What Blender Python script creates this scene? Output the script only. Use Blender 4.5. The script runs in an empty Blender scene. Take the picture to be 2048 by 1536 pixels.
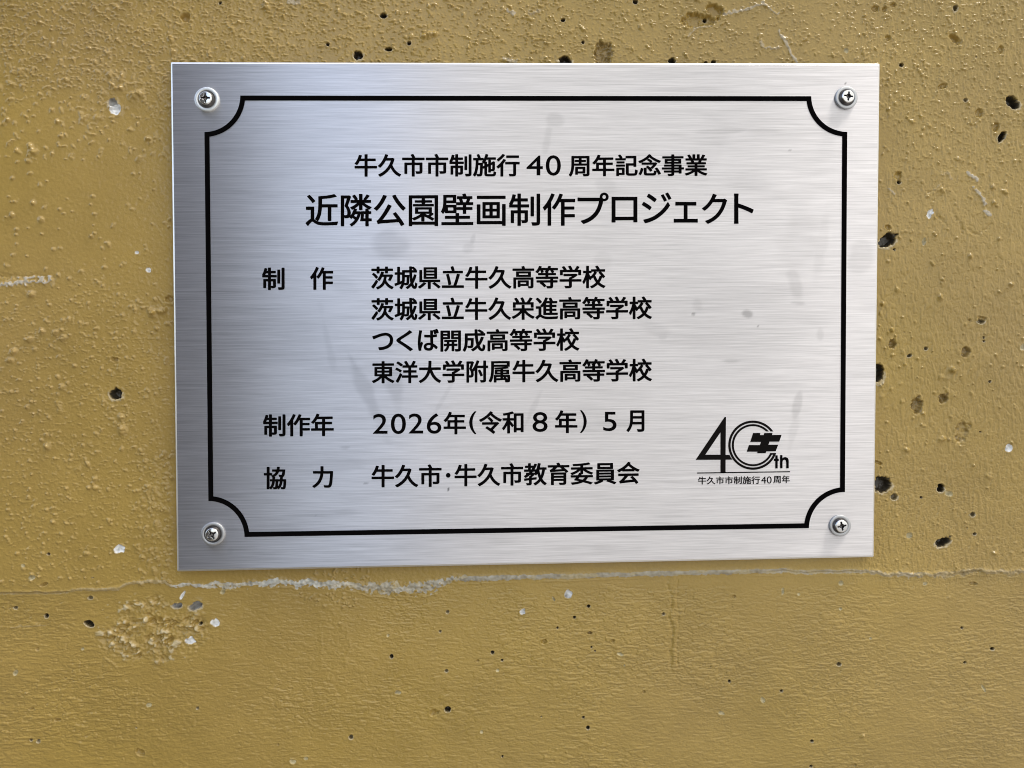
import bpy, bmesh, math, random
import numpy as np
from mathutils import Matrix, Vector, Euler

scene = bpy.context.scene
C = scene.collection
rng = np.random.default_rng(7)
random.seed(7)
R = math.radians

# ------------------------------------------------------------------ camera
FPX = 1540.0                                   # focal length in pixels of the 2048 px wide photograph
CAM_LOC = Vector((-0.0191, -0.3240, -0.0190))
CAM_ROT = Euler((R(90 - 1.686), R(0.450), R(-1.947)), 'XYZ')
cam_data = bpy.data.cameras.new("camera")
cam_data.sensor_width = 36.0
cam_data.lens = 36.0 * FPX / 2048.0
cam_data.clip_start = 0.01
cam_data.clip_end = 400
cam = bpy.data.objects.new("camera", cam_data)
C.objects.link(cam)
cam.location = CAM_LOC
cam.rotation_euler = CAM_ROT
scene.camera = cam

# ------------------------------------------------------------------ light
SUN_EL, SUN_AZ = 60.0, 81.0                    # azimuth: degrees to the right of straight out from the wall
sd = Vector((math.cos(R(SUN_EL)) * math.sin(R(SUN_AZ)), -math.cos(R(SUN_EL)) * math.cos(R(SUN_AZ)), math.sin(R(SUN_EL))))
world = bpy.data.worlds.new("World")
scene.world = world
world.use_nodes = True
wn = world.node_tree
bg = wn.nodes['Background']
sky = wn.nodes.new('ShaderNodeTexSky')
sky.sky_type = 'NISHITA'
sky.sun_disc = False
sky.sun_elevation = R(SUN_EL)
sky.sun_rotation = math.atan2(sd.x, sd.y)
sky.altitude = 50
sky.air_density = 1.0
sky.dust_density = 4.0
sky.ozone_density = 1.0
# broken cloud: white bank added at right to brighten the steel's reflection, clear sky left
wtc = wn.nodes.new('ShaderNodeTexCoord')
wdot = wn.nodes.new('ShaderNodeVectorMath')
wdot.operation = 'DOT_PRODUCT'
wdot.inputs[1].default_value = (0.9945, -0.1045, 0.0)
wnz = wn.nodes.new('ShaderNodeTexNoise')
wnz.inputs['Scale'].default_value = 5.0
wnz.inputs['Detail'].default_value = 5
wma = wn.nodes.new('ShaderNodeMath')
wma.operation = 'MULTIPLY_ADD'
wma.inputs[1].default_value = 0.16
wmr = wn.nodes.new('ShaderNodeMapRange')
wmr.interpolation_type = 'SMOOTHSTEP'
wmr.inputs['From Min'].default_value = 0.04
wmr.inputs['From Max'].default_value = 0.13
wmr.inputs['To Min'].default_value = 0.35
wmx = wn.nodes.new('ShaderNodeMix')
wmx.data_type = 'RGBA'
CLOUD = (2.08, 2.09, 2.05)
wmx.inputs[7].default_value = (*CLOUD, 1)
wn.links.new(wtc.outputs['Generated'], wdot.inputs[0])
wn.links.new(wtc.outputs['Generated'], wnz.inputs['Vector'])
wn.links.new(wnz.outputs['Fac'], wma.inputs[0])
wn.links.new(wdot.outputs['Value'], wma.inputs[2])
wn.links.new(wma.outputs[0], wmr.inputs['Value'])
wn.links.new(wmr.outputs[0], wmx.inputs[0])
wn.links.new(sky.outputs[0], wmx.inputs[6])
wn.links.new(wmx.outputs[2], bg.inputs['Color'])
bg.inputs['Strength'].default_value = 0.15
sun_data = bpy.data.lights.new("sun", 'SUN')
sun_data.energy = 0.5
sun_data.angle = R(22)
sun_data.color = (1.0, 0.94, 0.86)
sun = bpy.data.objects.new("sun", sun_data)
C.objects.link(sun)
sun.rotation_euler = sd.to_track_quat('Z', 'Y').to_euler()
sun.location = sd * 5
scene.view_settings.view_transform = 'Standard'
scene.view_settings.look = 'None'
scene.view_settings.exposure = 2.15
scene.view_settings.gamma = 1.0
scene.view_settings.use_curve_mapping = False

# ------------------------------------------------------------------ helpers
CR = np.array(CAM_ROT.to_matrix())
CL = np.array(CAM_LOC)

def on_plane(px, y):
    """points of the plane y = const seen at photograph pixels (n,2) -> world (n,3)"""
    px = np.atleast_2d(np.asarray(px, float))
    d = np.stack([(px[:, 0] - 1024) / FPX, -(px[:, 1] - 768) / FPX, -np.ones(len(px))], 1) @ CR.T
    t = (y - CL[1]) / d[:, 1]
    return CL + d * t[:, None]

def link(name, me, mat=None, parent=None):
    o = bpy.data.objects.new(name, me)
    C.objects.link(o)
    if mat:
        me.materials.append(mat)
    if parent:
        o.parent = parent
    return o

def mesh(name, verts, faces, smooth=False):
    me = bpy.data.meshes.new(name)
    me.from_pydata([tuple(map(float, v)) for v in verts], [], faces)
    me.update()
    if smooth:
        me.shade_smooth()
    return me

def grid_mesh(name, P, smooth=True):
    """P: (rows, cols, 3) -> quad mesh, fast"""
    n, m = P.shape[:2]
    me = bpy.data.meshes.new(name)
    me.vertices.add(n * m)
    me.vertices.foreach_set('co', P.reshape(-1).astype(np.float32))
    i = np.arange(n * m).reshape(n, m)
    q = np.stack([i[:-1, :-1], i[:-1, 1:], i[1:, 1:], i[1:, :-1]], -1).reshape(-1, 4)
    me.loops.add(q.size)
    me.loops.foreach_set('vertex_index', q.reshape(-1).astype(np.int32))
    me.polygons.add(len(q))
    me.polygons.foreach_set('loop_start', np.arange(0, q.size, 4, dtype=np.int32))
    me.update(calc_edges=True)
    if smooth:
        me.shade_smooth()
    return me

def nodes_of(m):
    m.use_nodes = True
    nt = m.node_tree
    return nt, nt.nodes['Principled BSDF']

def N(nt, kind, **kw):
    n = nt.nodes.new(kind)
    for k, v in kw.items():
        setattr(n, k, v)
    return n

def fnoise(shape, lx, lz, seed, slope=0.0):
    """unit-variance smooth noise, correlation lengths in cells (z first axis)"""
    r = np.random.default_rng(seed)
    w = r.standard_normal(shape)
    fz = np.fft.fftfreq(shape[0])[:, None] * lz
    fx = np.fft.rfftfreq(shape[1])[None, :] * lx
    k = np.sqrt(fz * fz + fx * fx)
    F = np.exp(-(k * 2.0) ** 2) if slope == 0 else 1.0 / (0.3 + k) ** slope
    a = np.fft.irfft2(np.fft.rfft2(w) * F, s=shape)
    a -= a.mean()
    return a / a.std()

def sstep(a, b, x):
    t = np.clip((x - a) / (b - a), 0, 1)
    return t * t * (3 - 2 * t)

# ------------------------------------------------------------------ ground and the unseen bank added for the metal to mirror
GZ = -1.35
def simple_mat(name, col, rough, scale, amt):
    m = bpy.data.materials.new(name)
    nt, b = nodes_of(m)
    tc = N(nt, 'ShaderNodeTexCoord')
    nz = N(nt, 'ShaderNodeTexNoise')
    nz.inputs['Scale'].default_value = scale
    nz.inputs['Detail'].default_value = 6
    rp = N(nt, 'ShaderNodeValToRGB')
    rp.color_ramp.elements[0].position = 0.3
    rp.color_ramp.elements[1].position = 0.7
    rp.color_ramp.elements[0].color = (*[c * (1 - amt) for c in col], 1)
    rp.color_ramp.elements[1].color = (*[c * (1 + amt) for c in col], 1)
    nt.links.new(tc.outputs['Object'], nz.inputs['Vector'])
    nt.links.new(nz.outputs['Fac'], rp.inputs['Fac'])
    nt.links.new(rp.outputs['Color'], b.inputs['Base Color'])
    b.inputs['Roughness'].default_value = rough
    return m

me = mesh('ground', [(-60, -80, GZ), (60, -80, GZ), (60, 0.3, GZ), (-60, 0.3, GZ)], [(0, 1, 2, 3)])
g = link('ground', me, simple_mat('ground_gravel', (0.13, 0.12, 0.095), 0.9, 12, 0.3))
g['kind'] = 'structure'
# unseen pale paving added at right to brighten the steel's reflection
pa = R(-7)
me = mesh('added_pavement', [(-0.02, 0.29, GZ + .004), (-0.02, -0.02, GZ + .004), (math.sin(pa) * 40, -math.cos(pa) * 40, GZ + .004), (50, -40, GZ + .004), (50, 0.29, GZ + .004)], [(0, 1, 2, 3, 4)])
pv_ = link('added_pavement', me, simple_mat('added_pale_paving', (0.40, 0.385, 0.36), 0.85, 9, 0.12))
pv_['kind'] = 'structure'

# an unseen steep bank, added to darken the left of the steel's reflection
u = np.linspace(0, 1, 90)
v = np.linspace(0, 1, 50)
A, B = np.meshgrid(u, v)
nz = fnoise(A.shape, 10, 8, 91)
az = np.radians(-52 + A * 35.2)                   # direction measured from straight out
dist = 3.2 + 1.6 * B ** 1.5 + 0.14 * nz
top = 7.0 * sstep(1.0, 0.92, A) * sstep(0.0, 0.1, A)
P = np.stack([np.sin(az) * dist, -np.cos(az) * dist, GZ - 0.05 + B * top], -1)
me = grid_mesh('added_bank', P)
t = link('added_bank', me, simple_mat('added_bank_dark', (0.10, 0.096, 0.094), 0.9, 6, 0.4))
t['kind'] = 'structure'

# ------------------------------------------------------------------ wall
WY = 0.0042                                     # mean plane of the painted surface (the plaque's face is y = 0)
PXM = 4.74                                      # photograph pixels per mm near the plaque
CELL = 0.00027
corners = on_plane([(-70, -60), (2118, -60), (2118, 1596), (-70, 1596)], WY)
x0, x1 = corners[:, 0].min(), corners[:, 0].max()
z0, z1 = corners[:, 2].min(), corners[:, 2].max()
nx, nz_ = int((x1 - x0) / CELL), int((z1 - z0) / CELL)
gx = np.linspace(x0, x1, nx)
gz = np.linspace(z0, z1, nz_)
GX, GZg = np.meshgrid(gx, gz)
S = GX.shape
# photograph pixel of every grid point (to place regions)
Q = (np.stack([GX, np.full(S, WY), GZg], -1) - CL) @ CR
PU = 1024 + FPX * Q[..., 0] / -Q[..., 2]
PV = 768 - FPX * Q[..., 1] / -Q[..., 2]
del Q
c_mm = CELL * 1000
def mm(l):                                      # correlation length in cells
    return l / c_mm

H = np.zeros(S)                                 # height in mm towards the viewer
wob = fnoise(S, mm(3), mm(3), 11)
wob2 = fnoise(S, mm(9), mm(9), 12)
jag = fnoise(S, mm(0.8), mm(0.8), 13)
below = sstep(1160, 1185, PV + 6 * wob2)        # lower lift of the wall, smoother, brushed sideways
right = sstep(1650, 1800, PU + 40 * wob2) * (1 - below)
top = sstep(260, 60, PV + 30 * wob2)
leftlow = sstep(480, 700, PV + 40 * wob2) * sstep(420, 300, PU) * (1 - below)
smooth_patch = sstep(250, 330, PV + 30 * wob2) * sstep(560, 480, PV + 30 * wob2) * sstep(360, 240, PU + 60 * wob2)

H += 0.10 * fnoise(S, mm(40), mm(25), 14) + 0.05 * fnoise(S, mm(12), mm(12), 15)
# brush wrinkles: creases of folded noise
def crease(a, w):
    return -np.exp(-(a / w) ** 2)
n_h = fnoise(S, mm(2.8), mm(0.62), 21)
n_h2 = fnoise(S, mm(1.2), mm(0.55), 22)
n_v = fnoise(S, mm(0.75), mm(2.2), 23)
n_i = fnoise(S, mm(0.8), mm(0.8), 24)
wr_amp = sstep(-0.6, 1.2, fnoise(S, mm(30), mm(22), 25) + 0.9 * sstep(900, 1900, PU) - 0.25)
H += below * (0.55 + 0.6 * wr_amp) * (0.20 * crease(n_h + 0.5 * wob, 0.34) + 0.13 * crease(n_h2, 0.30) + 0.035 * n_h2 + 0.05 * n_h)
H += right * (0.15 * crease(n_v, 0.34) + 0.05 * n_v)
lowr = right * sstep(820, 1000, PV)
H += lowr * (0.16 * crease(n_h2 + 0.4 * wob, 0.3))
H += (1 - below) * (1 - right) * 0.022 * n_i
# worm-like sags of the paint, dense along the top
wn_ = fnoise(S, mm(1.15), mm(0.62), 31)
wn2 = fnoise(S, mm(0.75), mm(0.55), 32)
dens = 0.10 + 1.0 * top * sstep(1900, 900, PU) + 0.45 * top * sstep(900, 1900, PU) + 0.35 * leftlow + 0.3 * right * sstep(600, 200, PV)
dens = dens * (1 - 0.9 * below) * (1 - 0.75 * smooth_patch)
H += 0.29 * dens * np.clip(wn_ - 0.75, 0, 1.6) + 0.34 * dens * np.clip(wn2 - 1.05, 0, 1.5)

# colours
PAINT = np.array([0.392, 0.262, 0.071])
CHIP = np.array([0.55, 0.54, 0.50])
COL = np.empty(S + (3,))
tone = 1 + 0.035 * fnoise(S, mm(60), mm(40), 41) + 0.02 * fnoise(S, mm(8), mm(8), 42)
COL[:] = PAINT
COL *= tone[..., None]
COL[..., 2] *= 1 + 0.05 * fnoise(S, mm(50), mm(50), 43)

def w2c(px):
    p = on_plane(px, WY)
    return p[:, 0], p[:, 2]

def window(cx, cz, r):
    i0, i1 = np.searchsorted(gx, [cx - r, cx + r])
    j0, j1 = np.searchsorted(gz, [cz - r, cz + r])
    return (slice(max(j0, 0), j1), slice(max(i0, 0), i1))

def blend(sl, mask, col, amt=1.0):
    m = (np.clip(mask, 0, 1) * amt)[..., None]
    COL[sl] = COL[sl] * (1 - m) + np.asarray(col) * m

# pimples
def pimple(cx, cz, r, h, el, an):
    sl = window(cx, cz, r * 2.6 * el)
    dx = GX[sl] - cx
    dz = GZg[sl] - cz
    ca, sa = math.cos(an), math.sin(an)
    a = (dx * ca + dz * sa) / (r * el)
    b = (-dx * sa + dz * ca) / r
    d2 = a * a + b * b + 0.25 * jag[sl]
    H[sl] = np.maximum(H[sl], H[sl] * 0.3 + h * np.exp(-np.clip(d2, 0, None) ** 1.4)) if False else H[sl] + h * np.exp(-np.clip(d2, 0, None) ** 1.4)

spots = []
def scatter(n, x_, y_, rr, hh, elong=1.3):
    for _ in range(n):
        spots.append((random.uniform(*x_), random.uniform(*y_), random.uniform(*rr) * (1.6 if random.random() < 0.08 else 1), random.uniform(*hh), random.uniform(1, elong), random.uniform(0, math.pi)))
scatter(620, (-140, 2190), (-110, 130), (1.5, 3.6), (0.10, 0.30), 2.4)
scatter(330, (-140, 340), (120, 320), (1.5, 3.8), (0.10, 0.30), 2.2)
scatter(90, (-140, 340), (320, 560), (1.6, 4.0), (0.12, 0.35), 1.6)
scatter(380, (-140, 345), (560, 1165), (1.6, 3.6), (0.15, 0.36), 1.5)
scatter(260, (1755, 2190), (120, 340), (1.5, 3.4), (0.10, 0.30), 1.6)
scatter(230, (1755, 2190), (340, 960), (1.5, 3.6), (0.12, 0.36), 1.4)
scatter(60, (1755, 2190), (960, 1140), (1.4, 3.0), (0.12, 0.3), 1.4)
scatter(60, (-140, 2190), (1195, 1640), (1.2, 2.4), (0.08, 0.2), 1.6)
scatter(120, (270, 345), (900, 1170), (1.5, 4.0), (0.1, 0.3), 1.8)
scatter(50, (585, 720), (1185, 1215), (1.3, 2.8), (0.1, 0.25), 2)
scatter(35, (630, 760), (1135, 1160), (1.3, 2.8), (0.1, 0.25), 2)
# larger drops seen one by one
for x, y, r, h in [(68, 303, 8, .5), (57, 322, 6, .5), (24, 430, 5, .45), (66, 405, 5, .5), (82, 440, 7, .35), (313, 657, 5, .5), (304, 623, 9, .6), (306, 630, 8, .5), (322, 622, 9, .6), (331, 619, 5, .5), (80, 45 + 0, 4, .4), (105, 90, 5, .5), (95, 117, 4, .4), (242, 175, 6, .5), (231, 177, 5, .4), (268, 190, 9, .5), (280, 186, 8, .5), (341, 78, 7, .5), (345, 104, 6, .4), (115, 243, 5, .5), (123, 273, 5, .5), (15, 240, 5, .5), (61, 292, 6, .5), (63, 588, 8, .5), (59, 679, 7, .45), (84, 664, 7, .4), (111, 665, 6, .45), (127, 676, 7, .4), (27, 703, 8, .5), (20, 720, 7, .5), (242, 835, 8, .5), (245, 860, 10, .5), (94, 894, 7, .5), (190, 958, 5, .5), (192, 975, 6, .5), (178, 975, 5, .5), (217, 979, 4, .5), (1985, 374, 6, .5), (2010, 384, 6, .45), (1987, 406, 6, .5), (1940, 513, 6, .5), (1881, 595, 7, .5), (1906, 740, 8, .55), (1903, 738, 6, .5), (1884, 878, 8, .5), (1814, 900, 6, .5), (1989, 1107, 5, .5), (2022, 569, 6, .5), (1724, 1472, 5, .5), (533, 12, 9, .6), (1765, 607, 5, .5), (1783, 660, 5, .6), (540, 68, 6, .35), (535, 5, 8, .4), (858, 70, 7, .5), (868, 68, 7, .6), (848, 72, 7, .5), (822, 73, 6, .4)]:
    spots.append((x, y, r * 0.8, h, 1.25, random.uniform(0, 3)))
xy = np.array([(s[0], s[1]) for s in spots])
wx, wz = w2c(xy)
for s, cx, cz in zip(spots, wx, wz):
    pimple(cx, cz, s[2] * 0.85 / PXM / 1000, s[3] * 2.2, s[4], s[5])

# ridges and cracks: polyline, height mm (negative = groove), half width px, chip amount
def stroke(pts, h, w, chip=0.0, rough=0.35, chipcol=CHIP):
    pts = np.array(pts, float)
    X, Z = w2c(pts)
    wm = w / PXM / 1000
    pad = wm * 4
    i0, i1 = np.searchsorted(gx, [X.min() - pad, X.max() + pad])
    j0, j1 = np.searchsorted(gz, [Z.min() - pad, Z.max() + pad])
    sl = (slice(j0, j1), slice(i0, i1))
    xx = GX[sl] + 0.5 * wm * wob[sl]
    zz = GZg[sl] + 0.5 * wm * jag[sl]
    d = np.full(xx.shape, 1e9)
    for k in range(len(X) - 1):
        ax, az_, bx, bz = X[k], Z[k], X[k + 1], Z[k + 1]
        L2 = (bx - ax) ** 2 + (bz - az_) ** 2
        tt = np.clip(((xx - ax) * (bx - ax) + (zz - az_) * (bz - az_)) / L2, 0, 1)
        taper = 1.0
        d = np.minimum(d, np.hypot(xx - ax - tt * (bx - ax), zz - az_ - tt * (bz - az_)))
    q = d / wm + rough * 0.5 * wob2[sl]
    k = np.exp(-np.clip(q, 0, None) ** 2)
    H[sl] += h * k * (1 + rough * 0.6 * jag[sl])
    if chip:
        blend(sl, sstep(1.0, 0.6, q + 0.5 * jag[sl] * rough), chipcol, chip)

for p, h, w, c in [
    ([(218, 140), (236, 158), (260, 167), (290, 166)], .28, 2.5, 0), ([(20, 128), (26, 145), (41, 150)], .2, 2, 0),
    ([(195, 161), (212, 152), (222, 157)], .2, 2.5, 0), ([(340, 128), (352, 117)], .2, 3, 0),
    ([(162, 664), (172, 672), (190, 675)], .3, 2.5, 0), ([(8, 780), (18, 785), (33, 785)], .3, 2.5, 0), ([(115, 806), (120, 818)], .35, 4, 0),
    ([(208, 790), (213, 808), (222, 815)], .25, 4, 0), ([(295, 992), (308, 1010), (338, 1020)], .35, 3.5, 0), ([(240, 850), (248, 865)], .3, 5, 0),
    ([(300, 690), (305, 760), (312, 830), (314, 900), (310, 1010), (318, 1080), (335, 1150)], .10, 7, 0),
    ([(318, 596), (326, 607), (345, 608)], .35, 2.2, 0), ([(0, 552), (60, 551), (105, 556)], -.25, 4, 0), ([(0, 570), (28, 566), (60, 563), (98, 560)], .4, 5, .6), ([(100, 556), (107, 570)], .35, 3, 0),
    ([(1450, 29), (1480, 22), (1505, 18), (1520, 8), (1530, 8), (1545, 20), (1557, 28)], .3, 3.5, .35),
    ([(1560, 62), (1575, 95), (1592, 124)], .3, 3, .4), ([(1520, 85), (1530, 97), (1555, 96)], .3, 4, .25), ([(1375, 72), (1385, 60), (1395, 55), (1420, 52)], .3, 3, .2),
    ([(1360, 30), (1385, 29), (1420, 32)], -.5, 3, 0), ([(1015, 22), (1030, 26)], .25, 4, .4), ([(1058, 28), (1080, 22)], .25, 3, .2),
    ([(1008, 115), (1030, 122)], .2, 4, .3), ([(578, 4), (600, 6)], .25, 4, .3), ([(690, 30), (700, 45), (697, 80), (690, 110)], .12, 4, 0),
    ([(1936, 345), (1945, 355), (1952, 362)], .4, 4, .5), ([(1948, 376), (1960, 392), (1972, 407)], .35, 4, .45), ([(1970, 421), (1980, 430)], .35, 3.5, .5),
    ([(1880, 348), (1895, 346), (1905, 360)], .25, 3, .1), ([(1862, 385), (1880, 378), (1900, 380)], .3, 3, 0), ([(1866, 414), (1878, 432), (1886, 443)], -.3, 3, 0), ([(1886, 443), (1884, 458), (1882, 472)], -.12, 2, 0),
    ([(1910, 436), (1919, 450), (1926, 464)], -.35, 2.6, 0), ([(1934, 458), (1944, 466), (1955, 469), (1970, 460), (1981, 449)], -.3, 2.4, 0), ([(1855, 385), (1868, 382)], -.3, 2, 0), ([(1868, 402), (1884, 390)], -.3, 2, 0),
    ([(1779, 377), (1790, 388)], .25, 3, .3),
    ([(690, 30), (715, 45)], .1, 4, 0),
    ([(1336, 1158), (1342, 1195), (1342, 1300), (1341, 1330), (1348, 1348), (1356, 1345)], -.28, 3, 0), ([(1356, 1160), (1353, 1195), (1357, 1225), (1354, 1300), (1357, 1335)], -.18, 2, 0), ([(1349, 1180), (1350, 1345)], .20, 5, 0),
    ([(1430, 1280), (1432, 1330), (1438, 1350)], -.16, 3.5, 0), ([(1345, 1197), (1357, 1197)], -.1, 1.5, 0),
    ([(650, 1210), (665, 1222), (675, 1240), (690, 1255), (697, 1290), (694, 1330)], .08, 3, 0), ([(640, 1225), (642, 1330)], .06, 3, 0),
    ([(205, 1310), (203, 1343), (235, 1345)], -.1, 1.4, 0), ([(205, 1314), (228, 1330), (236, 1342)], .15, 2, 0), ([(275, 1370), (272, 1430), (272, 1490), (285, 1505)], .10, 2.5, 0),
    ([(0, 1501), (60, 1496), (95, 1497)], -.08, 2, 0), ([(1005, 1410), (1100, 1420), (1230, 1425), (1290, 1420)], -.07, 1.5, 0), ([(0, 1440), (150, 1432), (300, 1434)], .05, 2, 0), ([(1830, 1515), (1900, 1510), (2060, 1508)], -.06, 8, 0),
    ([(20, 1255), (60, 1253), (90, 1251)], .08, 2, .1), ([(220, 1395), (270, 1352)], .04, 2, 0),
    ([(1866, 380), (1880, 370)], .3, 2, .1),
]:
    stroke(p, h, w, c)

# the joint between the two lifts: an uneven lip with the paint broken off it
JX = [-160, 0, 135, 150, 235, 255, 275, 330, 345, 470, 540, 640, 740, 800, 850, 880, 905, 1000, 1300, 1500, 1740, 1800, 1880, 1950, 2048, 2220]
JY = [1187, 1186, 1184, 1180, 1178, 1168, 1162, 1166, 1171, 1168, 1165, 1168, 1174, 1178, 1176, 1168, 1157, 1156, 1147, 1143, 1143, 1149, 1151, 1141, 1146, 1147]
jy = np.interp(PU, JX, JY)
dd = PV - jy + (1.9 * wob + 0.55 * jag) * np.interp(PU, [300, 345, 880, 930, 1750, 1800], [0.4, 1.0, 1.0, 0.35, 0.35, 0.9])            # px below the joint line
lipw = np.interp(PU, [0, 250, 345, 500, 660, 740, 800, 850, 900, 1100, 1550, 1750, 1900, 2048], [4, 4, 4, 7, 7, 10, 15, 11, 7, 6, 5.5, 4.5, 6, 6])
lip = np.exp(-(dd / (lipw * 0.9)) ** 2)
rough_lip = np.interp(PU, [0, 330, 360, 900, 950, 1700, 1780, 2048], [.3, .3, 1, 1, .45, .35, .9, .8])
H += lip * (0.46 + 0.26 * rough_lip * (0.6 * jag + 0.8 * fnoise(S, mm(1.0), mm(0.9), 52)))
H -= 0.16 * sstep(-4, 4, dd) * sstep(400, 10, dd)       # the lower lift stands a little back
H += 0.22 * np.exp(-((dd - lipw * 1.6) / 1.8) ** 2) * (0.6 + 0.4 * wob2)   # ragged paint edge under the lip
crackm = np.interp(PU, [-160, 60, 130, 145, 1520, 1560, 1690, 1740, 1830, 1900, 1905, 1960, 1965], [.8, 1, 1, 0, 0, .7, 1, 0, 0, .6, 1, 1, 0])
H -= 0.9 * crackm * np.exp(-((dd - 1.0) / 2.0) ** 2)
chip_amt = np.interp(PU, [-160, 140, 200, 250, 340, 350, 480, 530, 640, 700, 760, 850, 900, 1100, 1500, 1700, 1760, 1850, 1900, 2048], [.1, .15, .25, .2, .2, .8, .75, .95, .9, .6, .65, .7, .8, .7, .65, .5, .4, .5, .2, .25])
cm = sstep(1.0, 0.82, np.abs(dd) / (lipw * 0.85) + 0.30 * jag * rough_lip) * chip_amt
grime = fnoise(S, mm(1.4), mm(1.0), 53)
chipcol = CHIP * (np.interp(PU, [200, 340, 700, 760, 880, 930, 1700, 2048], [.65, .98, .96, .82, .78, .64, .68, .6]) * (1 + 0.16 * grime))[..., None] * np.array([1, .985, .93])
pale = np.array([0.50, 0.42, 0.25])                     # thinned paint smeared over the filler
wp = sstep(0.2, 1.0, fnoise(S, mm(4), mm(1.5), 54))[..., None]
chipcol = chipcol * (1 - 0.7 * wp) + pale * 0.7 * wp
COL = COL * (1 - cm[..., None]) + chipcol * cm[..., None]

# the spalled patch under the joint at the left
d = np.hypot((PU - 315) / 118, (PV - 1262) / 68) + 0.16 * wob2
pm = sstep(1.0, 0.75, d)
lump = fnoise(S, mm(2.0), mm(1.6), 61)
lump = (0.7 * lump + 0.55 * fnoise(S, mm(1.0), mm(0.8), 62) - 0.35 * np.abs(fnoise(S, mm(1.6), mm(1.4), 63))) * sstep(-1.2, 0.6, fnoise(S, mm(5), mm(4), 64))
H += pm * (-0.12 + 0.85 * lump + 0.10 * jag) * sstep(-1.3, 0.5, wob2 + 0.4)
H -= 0.10 * np.exp(-((d - 1.0) / 0.05) ** 2) * sstep(1255, 1290, PV)
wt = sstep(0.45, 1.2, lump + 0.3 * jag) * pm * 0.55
COL = COL * (1 - wt[..., None]) + np.array([0.62, 0.54, 0.36]) * wt[..., None]  # highlights on the lumps, painted in as cream
for bx_, by_, rx_, ry_, a_ in [(335, 1450, 62, 130, .06), (668, 1290, 40, 100, .05), (310, 1000, 40, 120, .08)]:
    bm = sstep(1.0, 0.7, np.hypot((PU - bx_) / rx_, (PV - by_) / ry_) + 0.12 * wob2)
    H += bm * a_ * (0.5 + np.abs(lump) + 0.4 * jag)

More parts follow.
